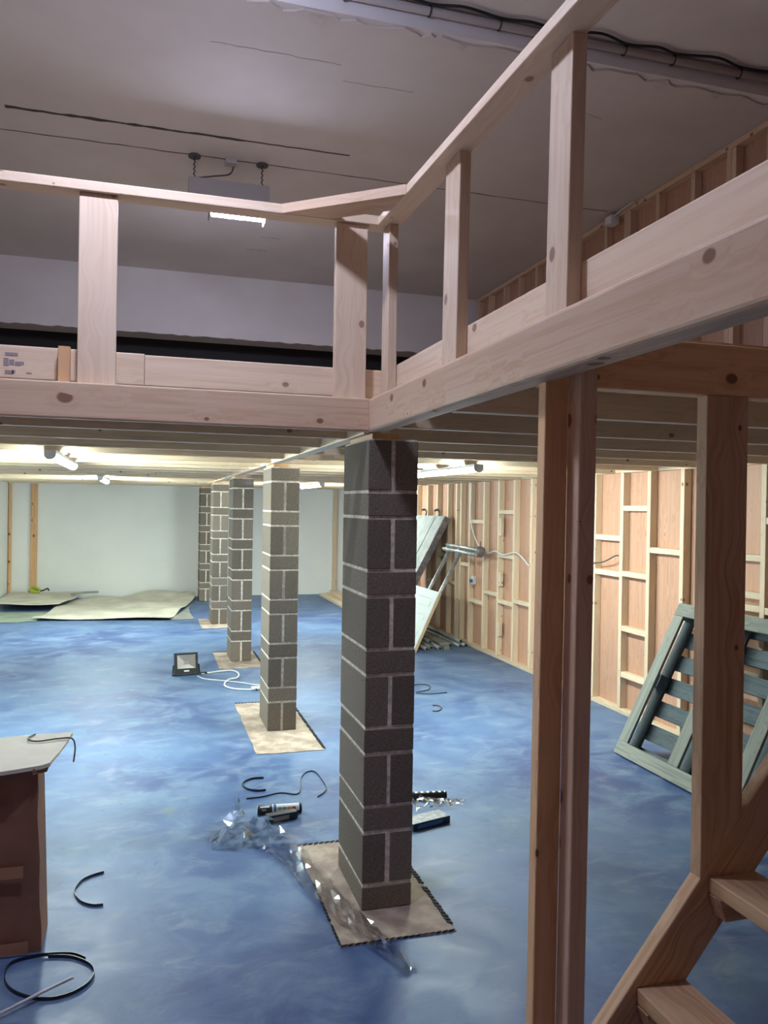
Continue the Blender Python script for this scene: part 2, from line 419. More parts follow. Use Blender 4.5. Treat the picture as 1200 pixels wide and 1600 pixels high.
# the grey downstand over the far opening upstairs, a black panel behind it painted as the unlit space
dw = struct(box('wall_upper_back', XL, XP, 9.2, 9.56, 3.60, ZC, 'grey_paint'), 'grey downstand wall above the dark opening upstairs')
vs, fs = [], []; nseg = 90
for i in range(nseg+1):
    xx = XL+(XP-XL)*i/nseg; zz = 3.595+random.uniform(-.012, .006)
    vs += [(xx, 9.188, zz), (xx, 9.2005, zz), (xx, 9.188, zz+.2), (xx, 9.2005, zz+.2)]
for i in range(nseg):
    a = 4*i; b = a+4
    fs += [(a, b, b+2, a+2), (a, a+1, b+1, b)]
meshobj('plaster_lip', vs, fs, 'grey_paint', dw)
struct(box('wall_dark_void', XL, XP, 9.75, 9.78, ZT, ZC, 'dark_void'), 'black panel painted as the unlit space beyond the deck')

# ------------------------------------------------------------------ timber stud wall with plywood behind (lower and upper storey)
wr = struct(empty('wall_right', (0, 0, 0)), 'timber stud wall sheeted with plywood, under the deck')
wu = struct(empty('wall_upper_right', (0, 0, 0)), 'timber stud wall sheeted with plywood, above the deck')
y = YN
while y < YB-.05:
    y1 = min(y+1.22, YB)
    box('plywood_sheet', XP, XP+.018, y+.002, y1-.002, 0, 2.09, 'ply', wr)
    if y < 9.2: box('plywood_sheet', XP, XP+.018, y+.002, min(y1, 9.74)-.002, 2.2, ZC-.015, 'ply_dimmed', wu)
    y = y1
far = [6.401, 5.971, 5.589, 5.17, 4.755, 4.338, 3.93, 3.52, 3.11, 2.7, 2.29, 1.88]
mid = [11.353, 10.895, 10.495, 10.085, 9.77, 9.613, 9.32, 8.875, 8.459, 8.054, 7.645, 7.235, 6.82]
for yy in [11.76+.41*i for i in range(9)]+mid+far:
    bar('stud', XR, XP-.001, yy-.045, yy, .042, 2.04, 'pine_pale', wr, .003)
bar('sole_plate', XR-.004, XP-.001, YN+.1, YB-.06, .001, .041, 'pine_pale', wr, .003)
bar('top_plate', XR-.004, XP-.001, YN+.1, YB-.06, 2.041, 2.085, 'pine_pale', wr, .003)
def nog(ya, yb, z1, z0=None, h=.045):
    z0 = z1-h if z0 is None else z0
    bar('nogging', XR+.002, XP-.004, yb+.001, ya-.046, z0, z1, 'pine_pale', wr, .003)
for ya, yb, z1 in ((6.401, 5.971, 1.503), (6.401, 5.971, 1.195), (5.971, 5.589, 1.762), (5.971, 5.589, 1.208), (5.971, 5.589, .745), (5.971, 5.589, .355),
                   (5.589, 5.17, 1.429), (4.755, 4.338, 1.44), (4.755, 4.338, 1.19), (4.755, 4.338, 1.105), (4.755, 4.338, .66), (9.32, 8.875, 1.579), (9.32, 8.875, .60),
                   (8.875, 8.459, .75), (8.459, 8.054, 1.704), (8.459, 8.054, 1.207), (8.459, 8.054, .683), (8.054, 7.645, .73),
                   (9.613, 9.32, 1.03), (10.085, 9.77, .76), (10.495, 10.085, 1.1), (10.895, 10.495, .7), (5.17, 4.755, .9), (4.338, 3.93, 1.69), (4.338, 3.93, 1.1), (3.93, 3.52, 1.2), (3.52, 3.11, .9)):
    nog(ya, yb, z1)
for z0, z1 in ((1.41, 1.61), (.835, .99), (.265, .415)):
    bar('packing_block', XR+.004, XR+.044, 8.459-.085, 8.459-.046, z0, z1, 'pine_pale', wr, .003)
ups = [9.15, 8.82, 8.40, 8.02, 7.62, 7.2, 6.8, 6.30, 5.985, 5.546, 5.114, 4.727, 4.349, 3.93, 3.52, 3.11, 2.7, 2.3, 1.9, 1.5]
for i, yy in enumerate(ups):
    bar('stud', XR, XP-.001, yy-.045, yy, 2.2, ZC-.06, 'pine_dimmed', wu, .003)
    if i in (8, 11): bar('stud', XR+.001, XP-.001, yy-.09, yy-.046, 2.2, ZC-.06, 'pine_dimmed', wu, .003)
bar('head_plate', XR-.004, XP-.001, 1.3, 9.18, ZC-.058, ZC-.016, 'pine_dimmed', wu, .003)
bar('edge_batten', XR-.002, XP-.001, 1.3, 9.18, 2.2, 2.24, 'pine_dimmed', wu, .003)

# ------------------------------------------------------------------ mezzanine deck
mz = empty('mezzanine_deck')
tag(mz, 'raw pine mezzanine deck with joists carried on block columns', 'mezzanine', kind='thing')
XB0, XB1 = .8915, .965
beam('edge_beam', (XL+.002, 3.283, (ZJ+ZD)/2), (XB0-.001, 3.283, (ZJ+ZD)/2), .046, ZD-ZJ, 'pine', mz, (0, 1, 0), .007, label='pinkish pine beam along the front of the deck')
beam('edge_beam', ((XB0+XB1)/2, .25, (ZJ+ZD)/2), ((XB0+XB1)/2, 3.34, (ZJ+ZD)/2), XB1-XB0, ZD-ZJ, 'pine', mz, (1, 0, 0), .012, label='thick pine beam running back to the first column')
bar('spine_beam', XB0, XB1, 3.342, YB-.002, ZJ-.004, ZD, 'pine_pale', mz)
bar('trimmer', XB1+.001, XR-.006, 1.83, 1.895, ZJ, ZD, 'pine_orange', mz, .006, label='orange pine trimmer over the stair')
for k in range(22):
    yy = 2.45+.6*k
    if yy > YB-.1: break
    bar('joist', XB1+.001, XR-.006, yy, yy+.045, ZJ, ZD, 'pine_pale', mz, .003)
    if yy > 3.4: bar('joist', XL+.002, XB0-.001, yy, yy+.045, ZJ, ZD, 'pine_pale', mz, .003)
for x0, x1, y0 in ((XL+.002, XB0-.05, 3.392), (XB1+.09, XP-.002, 1.90)):
    y = y0
    while y < YB-.01:
        y1 = min(y+1.22, YB-.002)
        box('deck_board', x0, x1, y+.001, y1-.001, ZD+.001, ZT, 'deck', mz); y = y1

# ------------------------------------------------------------------ balustrade
bl = tag(empty('balustrade', (0, 3.3, 2.18)), 'flat pine handrail on upright boards along the front of the deck', 'balustrade')
RB, RT = 2.918, 2.958
beam('top_rail', (XL+.003, 3.336, (RB+RT)/2), (.925+.092, 3.336, (RB+RT)/2+.002), .09, .04, 'pine_white', bl, (0, 1, 0), .004)
for x0, x1 in ((-.269, -.127), (.750, .888), (-1.4, -1.26)):
    bar('post', x0, x1, 3.308, 3.347, 2.179, RB-.001, 'pine_white', bl, .004)
bar('kickboard', XL+.003, -.02, 3.349, 3.388, ZT-.01, 2.316, 'pine_white', bl, .005)
bar('kickboard', -.018, 1.0, 3.349, 3.387, ZT-.01, 2.312, 'pine_white', bl, .005)
bar('packing_block', -.338, -.295, 3.308, 3.347, 2.178, 2.318, 'pine_orange', bl, .003)
sv, sf = [], []
for (x0, z0, w, h) in ((-.53, 2.275, .045, .012), (-.535, 2.235, .018, .03), (-.515, 2.24, .018, .02), (-.495, 2.238, .02, .016), (-.475, 2.242, .012, .012), (-.53, 2.205, .03, .014), (-.505, 2.208, .012, .012), (-.455, 2.21, .02, .004)):
    i = len(sv); sv += [(x0, 3.3478, z0), (x0+w, 3.3478, z0), (x0+w, 3.3478, z0+h), (x0, 3.3478, z0+h)]; sf.append((i, i+1, i+2, i+3))
so = meshobj('ink_stamp', [(a, b-3.3, c-2.18) for a, b, c in sv], sf, 'stamp', bl); so['kind'] = 'stuff'
br = tag(empty('balustrade', (.985, 1.8, 2.18)), 'sloping-in-view pine handrail on upright boards over the thick side beam', 'balustrade')
br['label'] = 'pine handrail on three upright boards above the thick side beam, beside the stair'
beam('top_rail', (.972, .4, 2.872), (.972, 3.29, 2.937), .09, .036, 'pine_white', br, (1, 0, 0), .004)
def rail_z(y): return 2.872-.018+(y-.4)*(.065/2.89)-.003
for y0, y1, lean in ((1.739, 1.85, .012), (2.467, 2.600, .008), (3.25, 3.347, .0), (.9, 1.02, 0)):
    yc = (y0+y1)/2
    beam('post', (.986, yc-.0, 2.179), (.986+lean, yc+lean*.8, rail_z(yc)),   .04, y1-y0, 'pine_white', br, (1, 0, 0), .004)
bar('kickboard', 1.008, 1.047, .4, 3.346, ZT-.01, 2.325, 'pine_white', br, .005)
bar('packing_block', 1.05, 1.09, 1.93, 1.972, 2.2, 2.34, 'pine_orange', br, .003)
# board laid across the corner, both ends cut to meet the two rails
cb = []
def corner(parent):
    a0, a1 = (.515, 3.2905), (.722, 3.2905)          # along the front rail: near edge, far edge
    b0, b1 = (.9255, 2.905), (.9255, 3.10)           # along the side rail
    zs = [(2.922, 2.958), (2.922, 2.958), (2.896, 2.934), (2.900, 2.938)]
    P = [a0, a1, b1, b0]; Z = [(2.922, 2.960), (2.922, 2.960), (2.914, 2.952), (2.909, 2.947)]
    vs = [(p[0], p[1], z[0]) for p, z in zip(P, Z)]+[(p[0], p[1], z[1]) for p, z in zip(P, Z)]
    c = Vector((.72, 3.08, 2.93)); vs = [Vector(v)-c for v in vs]
    o = meshobj('corner_brace', vs, BOXF, 'pine', None, c)
    d = Vector((b0[0]-a0[0], b0[1]-a0[1], 0)).normalized(); s = Vector((-d.y, d.x, 0))
    grain(o.data, [(v.dot(s), v.z, v.dot(d)) for v in vs])
    return o
tag(corner(None), 'short pine board laid diagonally across the corner of the handrails', 'board')

# ------------------------------------------------------------------ concrete block columns
def block_mesh(w, d, h):
    bm = bmesh.new(); bmesh.ops.create_cube(bm, size=1)
    bmesh.ops.scale(bm, vec=(w, d, h), verts=bm.verts)
    bmesh.ops.bevel(bm, geom=list(bm.edges), offset=.003, segments=1, affect='EDGES')
    me = bpy.data.meshes.new('block'); bm.to_mesh(me); bm.free(); me.materials.append(M['block']); return me
B_TALL, B_FLAT = block_mesh(.101, .44, .2105), block_mesh(.220, .44, .0965)
CX, CW, CD = .893, .222, .44
where = ['nearest, dark grey, on a bare patch in front of the others', 'second from the front, on a pinkish bare patch',
         'third from the front, just behind the black floodlight', 'fourth from the front', 'farthest, close to the white end wall']
for i in range(5):
    y0 = 3.26+2.785*i
    c = tag(empty('block_column', (CX+CW/2, y0+CD/2, 0)), 'concrete block column, '+where[i], 'column', 'block columns carrying the deck', 'thing')
    box('mortar', CX+.004, CX+CW-.004, y0+.004, y0+CD-.004, 0.005, 2.0085, 'mortar', c)
    z = .005; seq = ['F', 'T']*6 if i == 0 else ['T', 'F']*6
    for s in seq:
        h = .2105 if s == 'T' else .0965
        for k in ((-1, 1) if s == 'T' else (0,)):
            o = bpy.data.objects.new('block', B_TALL if s == 'T' else B_FLAT); link(o, c)
            j = random.uniform(-.002, .002)
            jx = (-.0005 if s == 'T' else 0)
            o.location = (k*.0600+jx+j*.5, j, z+h/2); o.rotation_euler = (0, 0, random.uniform(-.004, .004))
        z += h+.014
        if z > 2.0: break
    bar('timber_packer', CX+.02, CX+CW*.62, y0+.02, y0+CD-.03, 2.0095, ZJ-.0045, 'pine_orange', c, .002)

# bare concrete patches at the column feet with black toothed edging
pd = [('bare concrete patch with black toothed edging under the nearest column', .745, 1.222, 3.018, 3.975), ('pinkish bare concrete patch under the second column', .742, 1.222, 5.50, 6.955),
      ('bare concrete patch under the third column, near the floodlight', .745, 1.21, 8.45, 9.42), ('bare concrete patch under the fourth column', .74, 1.2, 11.25, 12.2)]
for i, (lab, x0, x1, y0, y1) in enumerate(pd):
    p = tag(empty('floor_patch', ((x0+x1)/2, (y0+y1)/2, 0)), lab, 'floor patch', kind='thing')
    out = []
    for (xa, ya), (xb, yb) in (((x0, y0), (x1, y0)), ((x1, y0), (x1, y1)), ((x1, y1), (x0, y1)), ((x0, y1), (x0, y0))):
        for k in range(12): t = k/12; out.append((xa+(xb-xa)*t+random.uniform(-.006, .006)-(x0+x1)/2, ya+(yb-ya)*t+random.uniform(-.006, .006)-(y0+y1)/2))
    slab('bare_concrete', out, .0005, .004, 'pad', p)
    vs, fs = [], []
    def teeth(ax, ay, bx, by, sz, part=1.0):
        L = math.hypot(bx-ax, by-ay); n = int(L/.028); ux, uy = (bx-ax)/L, (by-ay)/L
        for k in range(n):
            if k/n > part: break
            if random.random() < .03: continue
            s = k*.028; w = .017; q = sz*random.uniform(.7, 1.15); sk_ = .012
            b0 = len(vs)
            for zz in (.003, .008):
                for (aa, cc) in ((s, -q/2), (s+w, -q/2), (s+w+sk_, q/2), (s+sk_, q/2)):
                    vs.append((ax+ux*aa-uy*cc-(x0+x1)/2, ay+uy*aa+ux*cc-(y0+y1)/2, zz))
            fs.extend(tuple(b0+v for v in f) for f in BOXF)
    if i < 3:
        teeth(x1, y0+.02, x1, y1, .022); teeth(x0, y1, x1, y1, .018)
        if i == 0: teeth(x0, y0, x0, y0+.55, .010); teeth(x0, y0, x1, y0, .007)
        e = meshobj('toothed_edging', vs, fs, 'rubber', p); e['kind'] = 'stuff'

# ------------------------------------------------------------------ timber support posts under the side beam
sp_ = tag(empty('support_post', (.98, 1.8, 0)), 'pair of pine studs fixed together, holding up the thick side beam', 'post', kind='thing')
beam('stud', (.966, 1.8085, .002), (.974, 1.8085, ZJ-.001), .064, .040, 'pine_orange', sp_, (1, 0, 0), .004)
beam('stud', (1.018, 1.756, .002), (1.026, 1.756, 2.17), .047, .062, 'pine', sp_, (1, 0, 0), .005)

# ------------------------------------------------------------------ staircase
sc = tag(empty('staircase', (1.3, 1.5, 0)), 'steep open-tread pine staircase rising beside the deck opening', 'staircase', kind='thing')
SL = 1.23; ang = math.atan(SL); SW = .14
def stringer(y0, y1):
    a = Vector((math.cos(ang), 0, math.sin(ang))); nrm = Vector((math.sin(ang), 0, -math.cos(ang)))
    # top edge passes through (1.171, .374)
    base = Vector((1.171, (y0+y1)/2, .374)) + nrm*(SW/2)
    t0 = (.0-base.z)/a.z; t1 = (2.03-base.z)/a.z
    k = nrm.z/a.z
    p0 = base+a*t0; p1 = base+a*t1
    w = Vector((nrm.x, 0, nrm.z))
    return beam('stringer', p0, p1, SW, y1-y0, 'stair_pine', sc, w, .004, cut0=-k, cut1=-k)
stringer(1.83, 1.875); stringer(1.03, 1.075)
for k in range(-1, 7):
    xx = 1.476+.2195*k; zz = .725+.27*SL*0+ .25*k*1.08
    zz = .725+.2195*SL*k
    if zz > 1.95: break
    bar('tread', xx+.004, xx+.158, 1.077, 1.828, zz-.042, zz, 'stair_pine', sc, .004)
    for yc in (1.803, 1.102):
        beam('cleat', (xx+.012, yc, zz-.073), (xx+.13, yc, zz-.073), .06, .046, 'stair_pine', sc, (0, 0, 1), .003, cut0=-.35, cut1=-.5)
# newel board standing on the stringer, foot cut to its slope
zx = .374+(1.4545+.067-1.171)*SL
beam('newel', (1.5205, 1.8525, zx), (1.5165, 1.8525, ZJ-.001), .134, .045, 'stair_pine', sc, (1, 0, 0), .004, cut0=SL)

# ------------------------------------------------------------------ strip lights under the deck
def strip(x, y0, y1, label):
    o = tag(empty('strip_light', (x, (y0+y1)/2, ZJ)), label, 'light', 'strip lights under the deck')
    L = y1-y0
    box('body', x-.035, x+.035, y0, y1, ZJ-.022, ZJ-.0005, 'lampwhite', o)
    pr = [(-.032, 0), (-.030, -.016), (-.018, -.030), (0, -.034), (.018, -.030), (.030, -.016), (.032, 0)]
    vs = [(a, s*(L/2-.02), b-.0225) for s in (-1, 1) for a, b in pr]; n = len(pr)
    fs = [(i, i+1, i+1+n, i+n) for i in range(n-1)]+[(n-1, 0, n, 2*n-1), tuple(range(n)), tuple(range(n, 2*n))]
    meshobj('diffuser', vs, fs, 'led_lo', o)
    for s in (-1, 1):
        vs2 = [(a*1.12, s*(L/2-.01)+e, b*1.1-.022) for e in (-.0098, .0098) for a, b in pr]
        meshobj('end_cap', vs2, fs, 'lampwhite', o)
    for s in (-.3, .3): box('fixing_bracket', x-.07, x+.07, (y0+y1)/2+s*L-.012, (y0+y1)/2+s*L+.012, ZJ-.006, ZJ-.0006, 'galv', o)
strip(-.58, 5.3, 6.9, 'lit strip light under the deck joists, the bigger one on the open floor side')
strip(-.55, 10.2, 11.8, 'small lit strip light under the deck near the white end wall, open floor side')
strip(2.27, 5.3, 6.75, 'lit strip light under the deck, between the nearest column and the stud wall')
strip(2.3, 10.8, 12.3, 'small lit strip light under the deck, seen just beyond the second column')

# ------------------------------------------------------------------ hanging lights over the void
def hanging(cx, cy, zt, label, L=.59, tx0=-.13, tx1=.255, cord=True, shade=True):
    o = tag(empty('hanging_light', (cx, cy, zt)), label, 'light', 'hanging lights over the void')
    H = .15; HB = .232
    def loc(p): return (p[0], p[1], p[2])
    vs = []
    for sx in (-L/2, L/2):
        for yy, zz in ((-.035, 0), (.035, 0), (.055, -H+.03), (.04, -H), (-.04, -H), (-.055, -H+.03)): vs.append((sx, yy, zz))
    fs = [(0, 1, 2, 3, 4, 5), (11, 10, 9, 8, 7, 6)]+[(i, (i+1) % 6, (i+1) % 6+6, i+6) for i in range(6)]
    meshobj('hood', vs, fs, 'lampbody', o)
    r = .03; pr = [(r*math.cos(a), r*math.sin(a)) for a in [math.radians(180+18*k if shade else 150+24*k) for k in range(11)]]
    vs = [(x, a, b-HB) for x in (tx0+.006, tx1-.006) for a, b in pr]; n = len(pr)
    fs = [(i, i+1, i+1+n, i+n) for i in range(n-1)]+[(n-1, 0, n, 2*n-1), tuple(range(n)), tuple(range(n, 2*n))]
    meshobj('lamp_tube', vs, fs, 'led_up', o)
    box('lamp_holder', cx+tx0-.02, cx+tx1+.02, cy-(.055 if shade else .028), cy+(.055 if shade else .028), zt-HB+.0005, zt-H-.0005, 'lampbody', o)
    for ex in (tx0-.012, tx1+.012):  # added plates shape the lamp light, keeping it off the upper side wall
        ew, eb = (.09, .05) if shade else (.14, .10)
        vs = [(ex+sx, yy, zz) for sx in (-.003, .003) for yy, zz in ((-ew*.5, -H+.02), (ew*.5, -H+.02), (ew, -HB+.03), (ew, -HB-eb*.6), (ew*.6, -HB-eb), (-ew*.6, -HB-eb), (-ew, -HB-eb*.6), (-ew, -HB+.03))]
        meshobj('light_baffle', vs, [tuple(range(8)), tuple(range(15, 7, -1))]+[(i, (i+1) % 8, (i+1) % 8+8, i+8) for i in range(8)], 'lampbody', o)
    up = (ZC-.013 if cy > 4.1 else ZC+.114)-zt
    for sx in (-L/2+.04, L/2-.05):
        lathe('ceiling_rose', [(.045, up-.016), (.045, up-.004), (.03, up-.001)], 'steel_chain', o, 14, (sx, 0, 0))
        pts = [(sx+.006*(-1)**k, 0, up-.014-(up-.014)*k/9) for k in range(10)]
        tube('chain', pts, .0055, 'steel_chain', o, 6, curve=False)
    if cord:
        box('junction_box', cx-.03, cx+.05, cy-.04, cy+.04, ZC-.05, ZC-.0135, 'lampbody', o)
        tube('flex', [(.03, 0, up-.05), (0, -.01, up*.35), (-.12, -.01, up*.18), (-L/2+.05, 0, .005)], .006, 'steel_chain', o, 6)
hanging(.553, 6.1, 4.125, 'hanging light on two chains below the ceiling, seen above the handrail')
hanging(-.05, 2.48, 4.13, 'hanging light on two chains high above the void, over the viewpoint', cord=False, shade=False, tx0=-.15, tx1=.15)

# ------------------------------------------------------------------ conduit along the ceiling
cd = tag(empty('conduit', (0, 4.09, ZC+.106)), 'grey conduit pipe with black cable tied along it under the ceiling', 'conduit')
tube('pipe', [(XL+.01, .01, -.024), (XP-.05, -.005, -.024)], .022, 'pipe', cd, 12, curve=False)
for xx in (.95, 1.42, 1.83, 2.20, 2.62, 2.95, 3.42):
    tube('cable_tie', [(xx+.028*0, .0+.028*math.cos(a), -.024+.027*math.sin(a)) for a in [math.radians(30*k) for k in range(13)]], .004, 'black', cd, 6, curve=False)
wv = [(-.6, -.05), (.3, -.03), (.95, -.025), (1.2, -.055), (1.42, -.03), (1.6, -.06), (1.83, -.03), (2.0, -.05), (2.2, -.03), (2.42, -.075), (2.62, -.03), (2.8, -.06), (2.95, -.035), (3.2, -.075), (3.42, -.03), (3.7, -.06)]
tube('cable', [(a, b-.012, -.012) for a, b in wv], .008, 'black', cd, 6)
bx = tag(empty('junction_box', (3.85, 6.07, 4.24)), 'small pale junction box at the top of the upper stud wall', 'junction box')
box('case', 3.79, 3.861, 6.06, 6.16, 4.19, 4.262, 'pvc_box', bx); box('lid', 3.784, 3.79, 6.065, 6.155, 4.195, 4.257, 'pvc_box', bx)
tube('cable', [(-.03, -.01, .015), (-.03, -.14, .03), (-.03, -.3, .035)], .007, 'white_rod', bx, 6)

# ------------------------------------------------------------------ cables on the stud wall
tag(tube('cable', [(3.845, 9.2, 2.03), (3.85, 9.22, 1.8), (3.85, 9.2, 1.55), (3.845, 9.05, 1.35), (3.85, 8.86, 1.22), (3.85, 8.7, 1.19), (3.84, 8.45, 1.23), (3.85, 8.25, 1.2), (3.845, 7.9, 1.24), (3.845, 7.6, 1.12)], .009, 'white_pl', None, 6), 'white cable drooping between studs of the plywood wall', 'cable')
tag(tube('cable', [(3.855, 6.41, 1.24), (3.85, 6.2, 1.265), (3.84, 6.0, 1.33), (3.84, 5.95, 1.335)], .006, 'cable_grey', None, 6), 'dark cable end sagging between studs beside the paired post', 'cable')
so_ = tag(empty('socket', (3.86, 9.1, .85)), 'small white and blue socket box on a stud', 'socket')
box('case', 3.83, 3.864, 9.06, 9.13, .79, .89, 'pvc_box', so_); box('plug', 3.80, 3.829, 9.075, 9.115, .81, .85, 'lab_blue', so_)
tag(tube('cable', [(1.2, 4.84, 2.13), (1.8, 4.838, 2.105), (2.4, 4.838, 2.09), (3.2, 4.84, 2.10)], .007, 'cable_grey', None, 6), 'dark cable slung along a joist under the deck', 'cable')

# ------------------------------------------------------------------ pallet leaning on the stud wall
pl = empty('pallet', (3.18, 4.36, .005))
tag(pl, 'weathered grey wooden pallet leaning against the stud wall', 'pallet')
plan = math.atan2(.53, 1.05)              # lean from the vertical
pl.matrix_basis = Matrix.Translation((3.19, 4.36, .012)) @ Matrix.Rotation(plan, 4, 'Y')
# local: z up the pallet (1.18), y along it (1.2), +x into the pallet (towards the wall)
PW, PH = 1.2, 1.17
def pbar(name, x0, x1, y0, y1, z0, z1, mat='pallet'):
    d = (x1-x0, y1-y0, z1-z0); k = d.index(max(d))
    cx, cy, cz = (x0+x1)/2, (y0+y1)/2, (z0+z1)/2
    if k == 1: sec = section(d[0], d[2], .002); f = lambda a, b, s: (a, s, b)
    elif k == 2: sec = section(d[0], d[1], .002); f = lambda a, b, s: (a, b, s)
    else: sec = section(d[1], d[2], .002); f = lambda a, b, s: (s, a, b)
    L = d[k]; n = len(sec); vs, gr = [], []
    for s in (-L/2, L/2):
        for a, b in sec: vs.append(f(a, b, s)); gr.append((a, b, s))
    fs = [[i, (i+1) % n, (i+1) % n+n, i+n] for i in range(n)] + [list(range(n))[::-1], list(range(n, 2*n))]
    o = meshobj(name, vs, fs, mat, pl, (cx, cy, cz)); grain(o.data, gr); return o
for z0 in (0, PH-.095): pbar('bottom_board', 0, .02, -PW/2, PW/2, z0, z0+.095)
for y0 in (-PW/2, -.05, PW/2-.1): pbar('bottom_board', 0, .02, y0, y0+.1, .097, PH-.097)
for z0 in (0, PH/2-.05, PH-.1):
    for y0 in (-PW/2, -.06, PW/2-.12): pbar('spacer_block', .021, .10, y0+.002, y0+.118, z0+.002, z0+.098, 'pallet_dark')
for y0 in (-PW/2, -.05, PW/2-.1): pbar('stringer_board', .101, .121, y0, y0+.1, .002, PH-.002, 'pallet_dark')
for k in range(7):
    z0 = k*(PH-.11)/6; pbar('deck_slat', .122, .142, -PW/2, PW/2, z0, z0+.115, 'pallet_dark')

# ------------------------------------------------------------------ scaffold parts by the stud wall
ds = empty('scaffold_platform', (2.93, 10.5, .01)); tag(ds, 'grey scaffold platform with hooks leaning on the stud wall', 'scaffold platform')
lean = math.atan2(.84, 1.6)
ds.matrix_basis = Matrix.Translation((2.955, 10.55, .03)) @ Matrix.Rotation(lean, 4, 'Y')
def lbox(name, x0, x1, y0, y1, z0, z1, mat, parent):
    c = ((x0+x1)/2, (y0+y1)/2, (z0+z1)/2); h = ((x1-x0)/2, (y1-y0)/2, (z1-z0)/2)
    vs = [(sx*h[0], sy*h[1], sz*h[2]) for sz in (-1, 1) for sx, sy in ((-1, -1), (1, -1), (1, 1), (-1, 1))]
    o = meshobj(name, vs, BOXF, mat, parent, c); k = h.index(max(h)); perm = {0: (1, 2, 0), 1: (0, 2, 1), 2: (0, 1, 2)}[k]
    grain(o.data, [tuple(v[i] for i in perm) for v in vs]); return o
LZ = 1.78
lbox('board', .0, .02, -.60, -.02, 0, LZ, 'grey_deckply', ds); lbox('board', .0, .02, -.012, .60, 0, LZ, 'grey_deckply', ds)
lbox('side_channel', -.012, .075, -.648, -.601, 0, LZ, 'alu_edge', ds); lbox('side_channel', -.012, .075, .601, .648, 0, LZ, 'alu_edge', ds)
for s in (0, 1): lbox('end_channel', .021, .075, -.6, .6, s*(LZ-.05), s*(LZ-.05)+.05, 'alu_edge', ds)
for yy in (-.27, .27): tube('hook', [(.04, yy, LZ), (.02, yy, LZ+.07), (-.02, yy, LZ+.085), (-.055, yy, LZ+.05)], .014, 'alu_edge', ds, 8)
for yy in (-.27,): lbox('hinge_bar', -.006, -.0005, yy-.006, yy+.006, .2, LZ-.02, 'alu_edge', ds)

fr = tag(empty('scaffold_trestle', (3.4, 9.2, 0)), 'galvanised scaffold tubes coupled together, leaning on the studs', 'scaffold')
def g(p): return (p[0]-3.4, p[1]-9.2, p[2])
for yy, xx in ((9.60, 3.72), (9.20, 3.71)): tube('leg_tube', [g((3.155, yy+.08, .03)), g((xx, yy, 1.17))], .024, 'galv', fr, 10, curve=False)
tube('top_tube', [g((3.77, 9.82, 1.235)), g((3.76, 8.62, 1.225))], .024, 'galv', fr, 10, curve=False)
tube('top_tube', [g((3.69, 9.72, 1.19)), g((3.66, 8.60, 1.185))], .024, 'galv', fr, 10, curve=False)
for yy in (9.60, 9.2): lathe('coupler', [(.034, -.03), (.04, -.02), (.04, .02), (.034, .03)], 'galv', fr, 12, g((3.70, yy-.02, 1.19)), (math.pi/2, 0, 0))
lathe('coupler', [(.035, -.05), (.055, -.035), (.055, .035), (.035, .05)], 'alu_edge', fr, 12, g((3.73, 8.64, 1.22)), (math.pi/2, 0, 0))
tube('coupler_bolt', [g((3.73, 8.64, 1.25)), g((3.73, 8.62, 1.33))], .009, 'alu_edge', fr, 8, curve=False)

dr = empty('door_leaf', (3.03, 9.4, .005)); tag(dr, 'white panelled door leaf on its side, leaning before the scaffold platform', 'door leaf', kind='thing')
dr.matrix_basis = Matrix.Translation((3.035, 9.4, .012)) @ Matrix.Rotation(math.atan2(.31, .69), 4, 'Y')
lbox('core', .008, .036, -.45, .45, 0, .765, 'door_white', dr)
for z0, z1 in ((0, .1), (.28, .36), (.45, .53), (.66, .765)): lbox('rail', -.002, .008, -.45, .45, z0, z1, 'door_white', dr)
for y0, y1 in ((-.45, -.34), (.34, .45)): lbox('stile', -.003, .008, y0, y1, 0, .765, 'door_white', dr)
for z0, z1 in ((.13, .25), (.385, .425), (.56, .63)): lbox('raised_panel', .002, .008, -.30, .30, z0, z1, 'door_white', dr)
lbox('edge_strip', .001, .0355, -.456, -.4505, 0, .765, 'door_edge', dr)

k = 0
pole_txt = ['galvanised pole end nearest the door leaf, in the floor pile', 'scaffold pole lying second from the door leaf', 'scaffold pole in the middle of the floor pile', 'scaffold pole beside the flat boards in the pile',
            'scaffold pole close to the stud wall', 'scaffold pole against the sole plate', 'scaffold pole lying on top of the pile, door side', 'scaffold pole lying on top of the pile, wall side']
for xx, y0, zz in ((3.215, 8.98, .026), (3.31, 9.08, .026), (3.40, 9.02, .026), (3.60, 9.2, .026), (3.70, 9.12, .026), (3.79, 9.16, .026), (3.355, 9.25, .070), (3.745, 9.22, .068)):
    pvs = tag(empty('scaffold_pole', (xx, y0+.9, zz)), pole_txt[k], 'pole', 'scaffold poles piled on the floor')
    tube('pole', [(.0, -.9, 0), (.03 if k < 3 else 0, 1.0, 0)], .024, 'galv', pvs, 10, curve=False)
    tube('bore', [(0, -.9015, 0), (0, -.898, 0)], .017, 'black', pvs, 10, curve=False)
    k += 1
tag(bar('timber_offcut', 3.455, 3.53, 9.05, 10.6, .001, .045, 'pallet'), 'grey timber length lying among the scaffold poles', 'timber', 'timbers in the floor pile')
tag(bar('timber_offcut', 3.43, 3.53, 9.12, 10.7, .047, .075, 'pallet'), 'grey plank lying on top of another in the pole pile', 'timber', 'timbers in the floor pile')

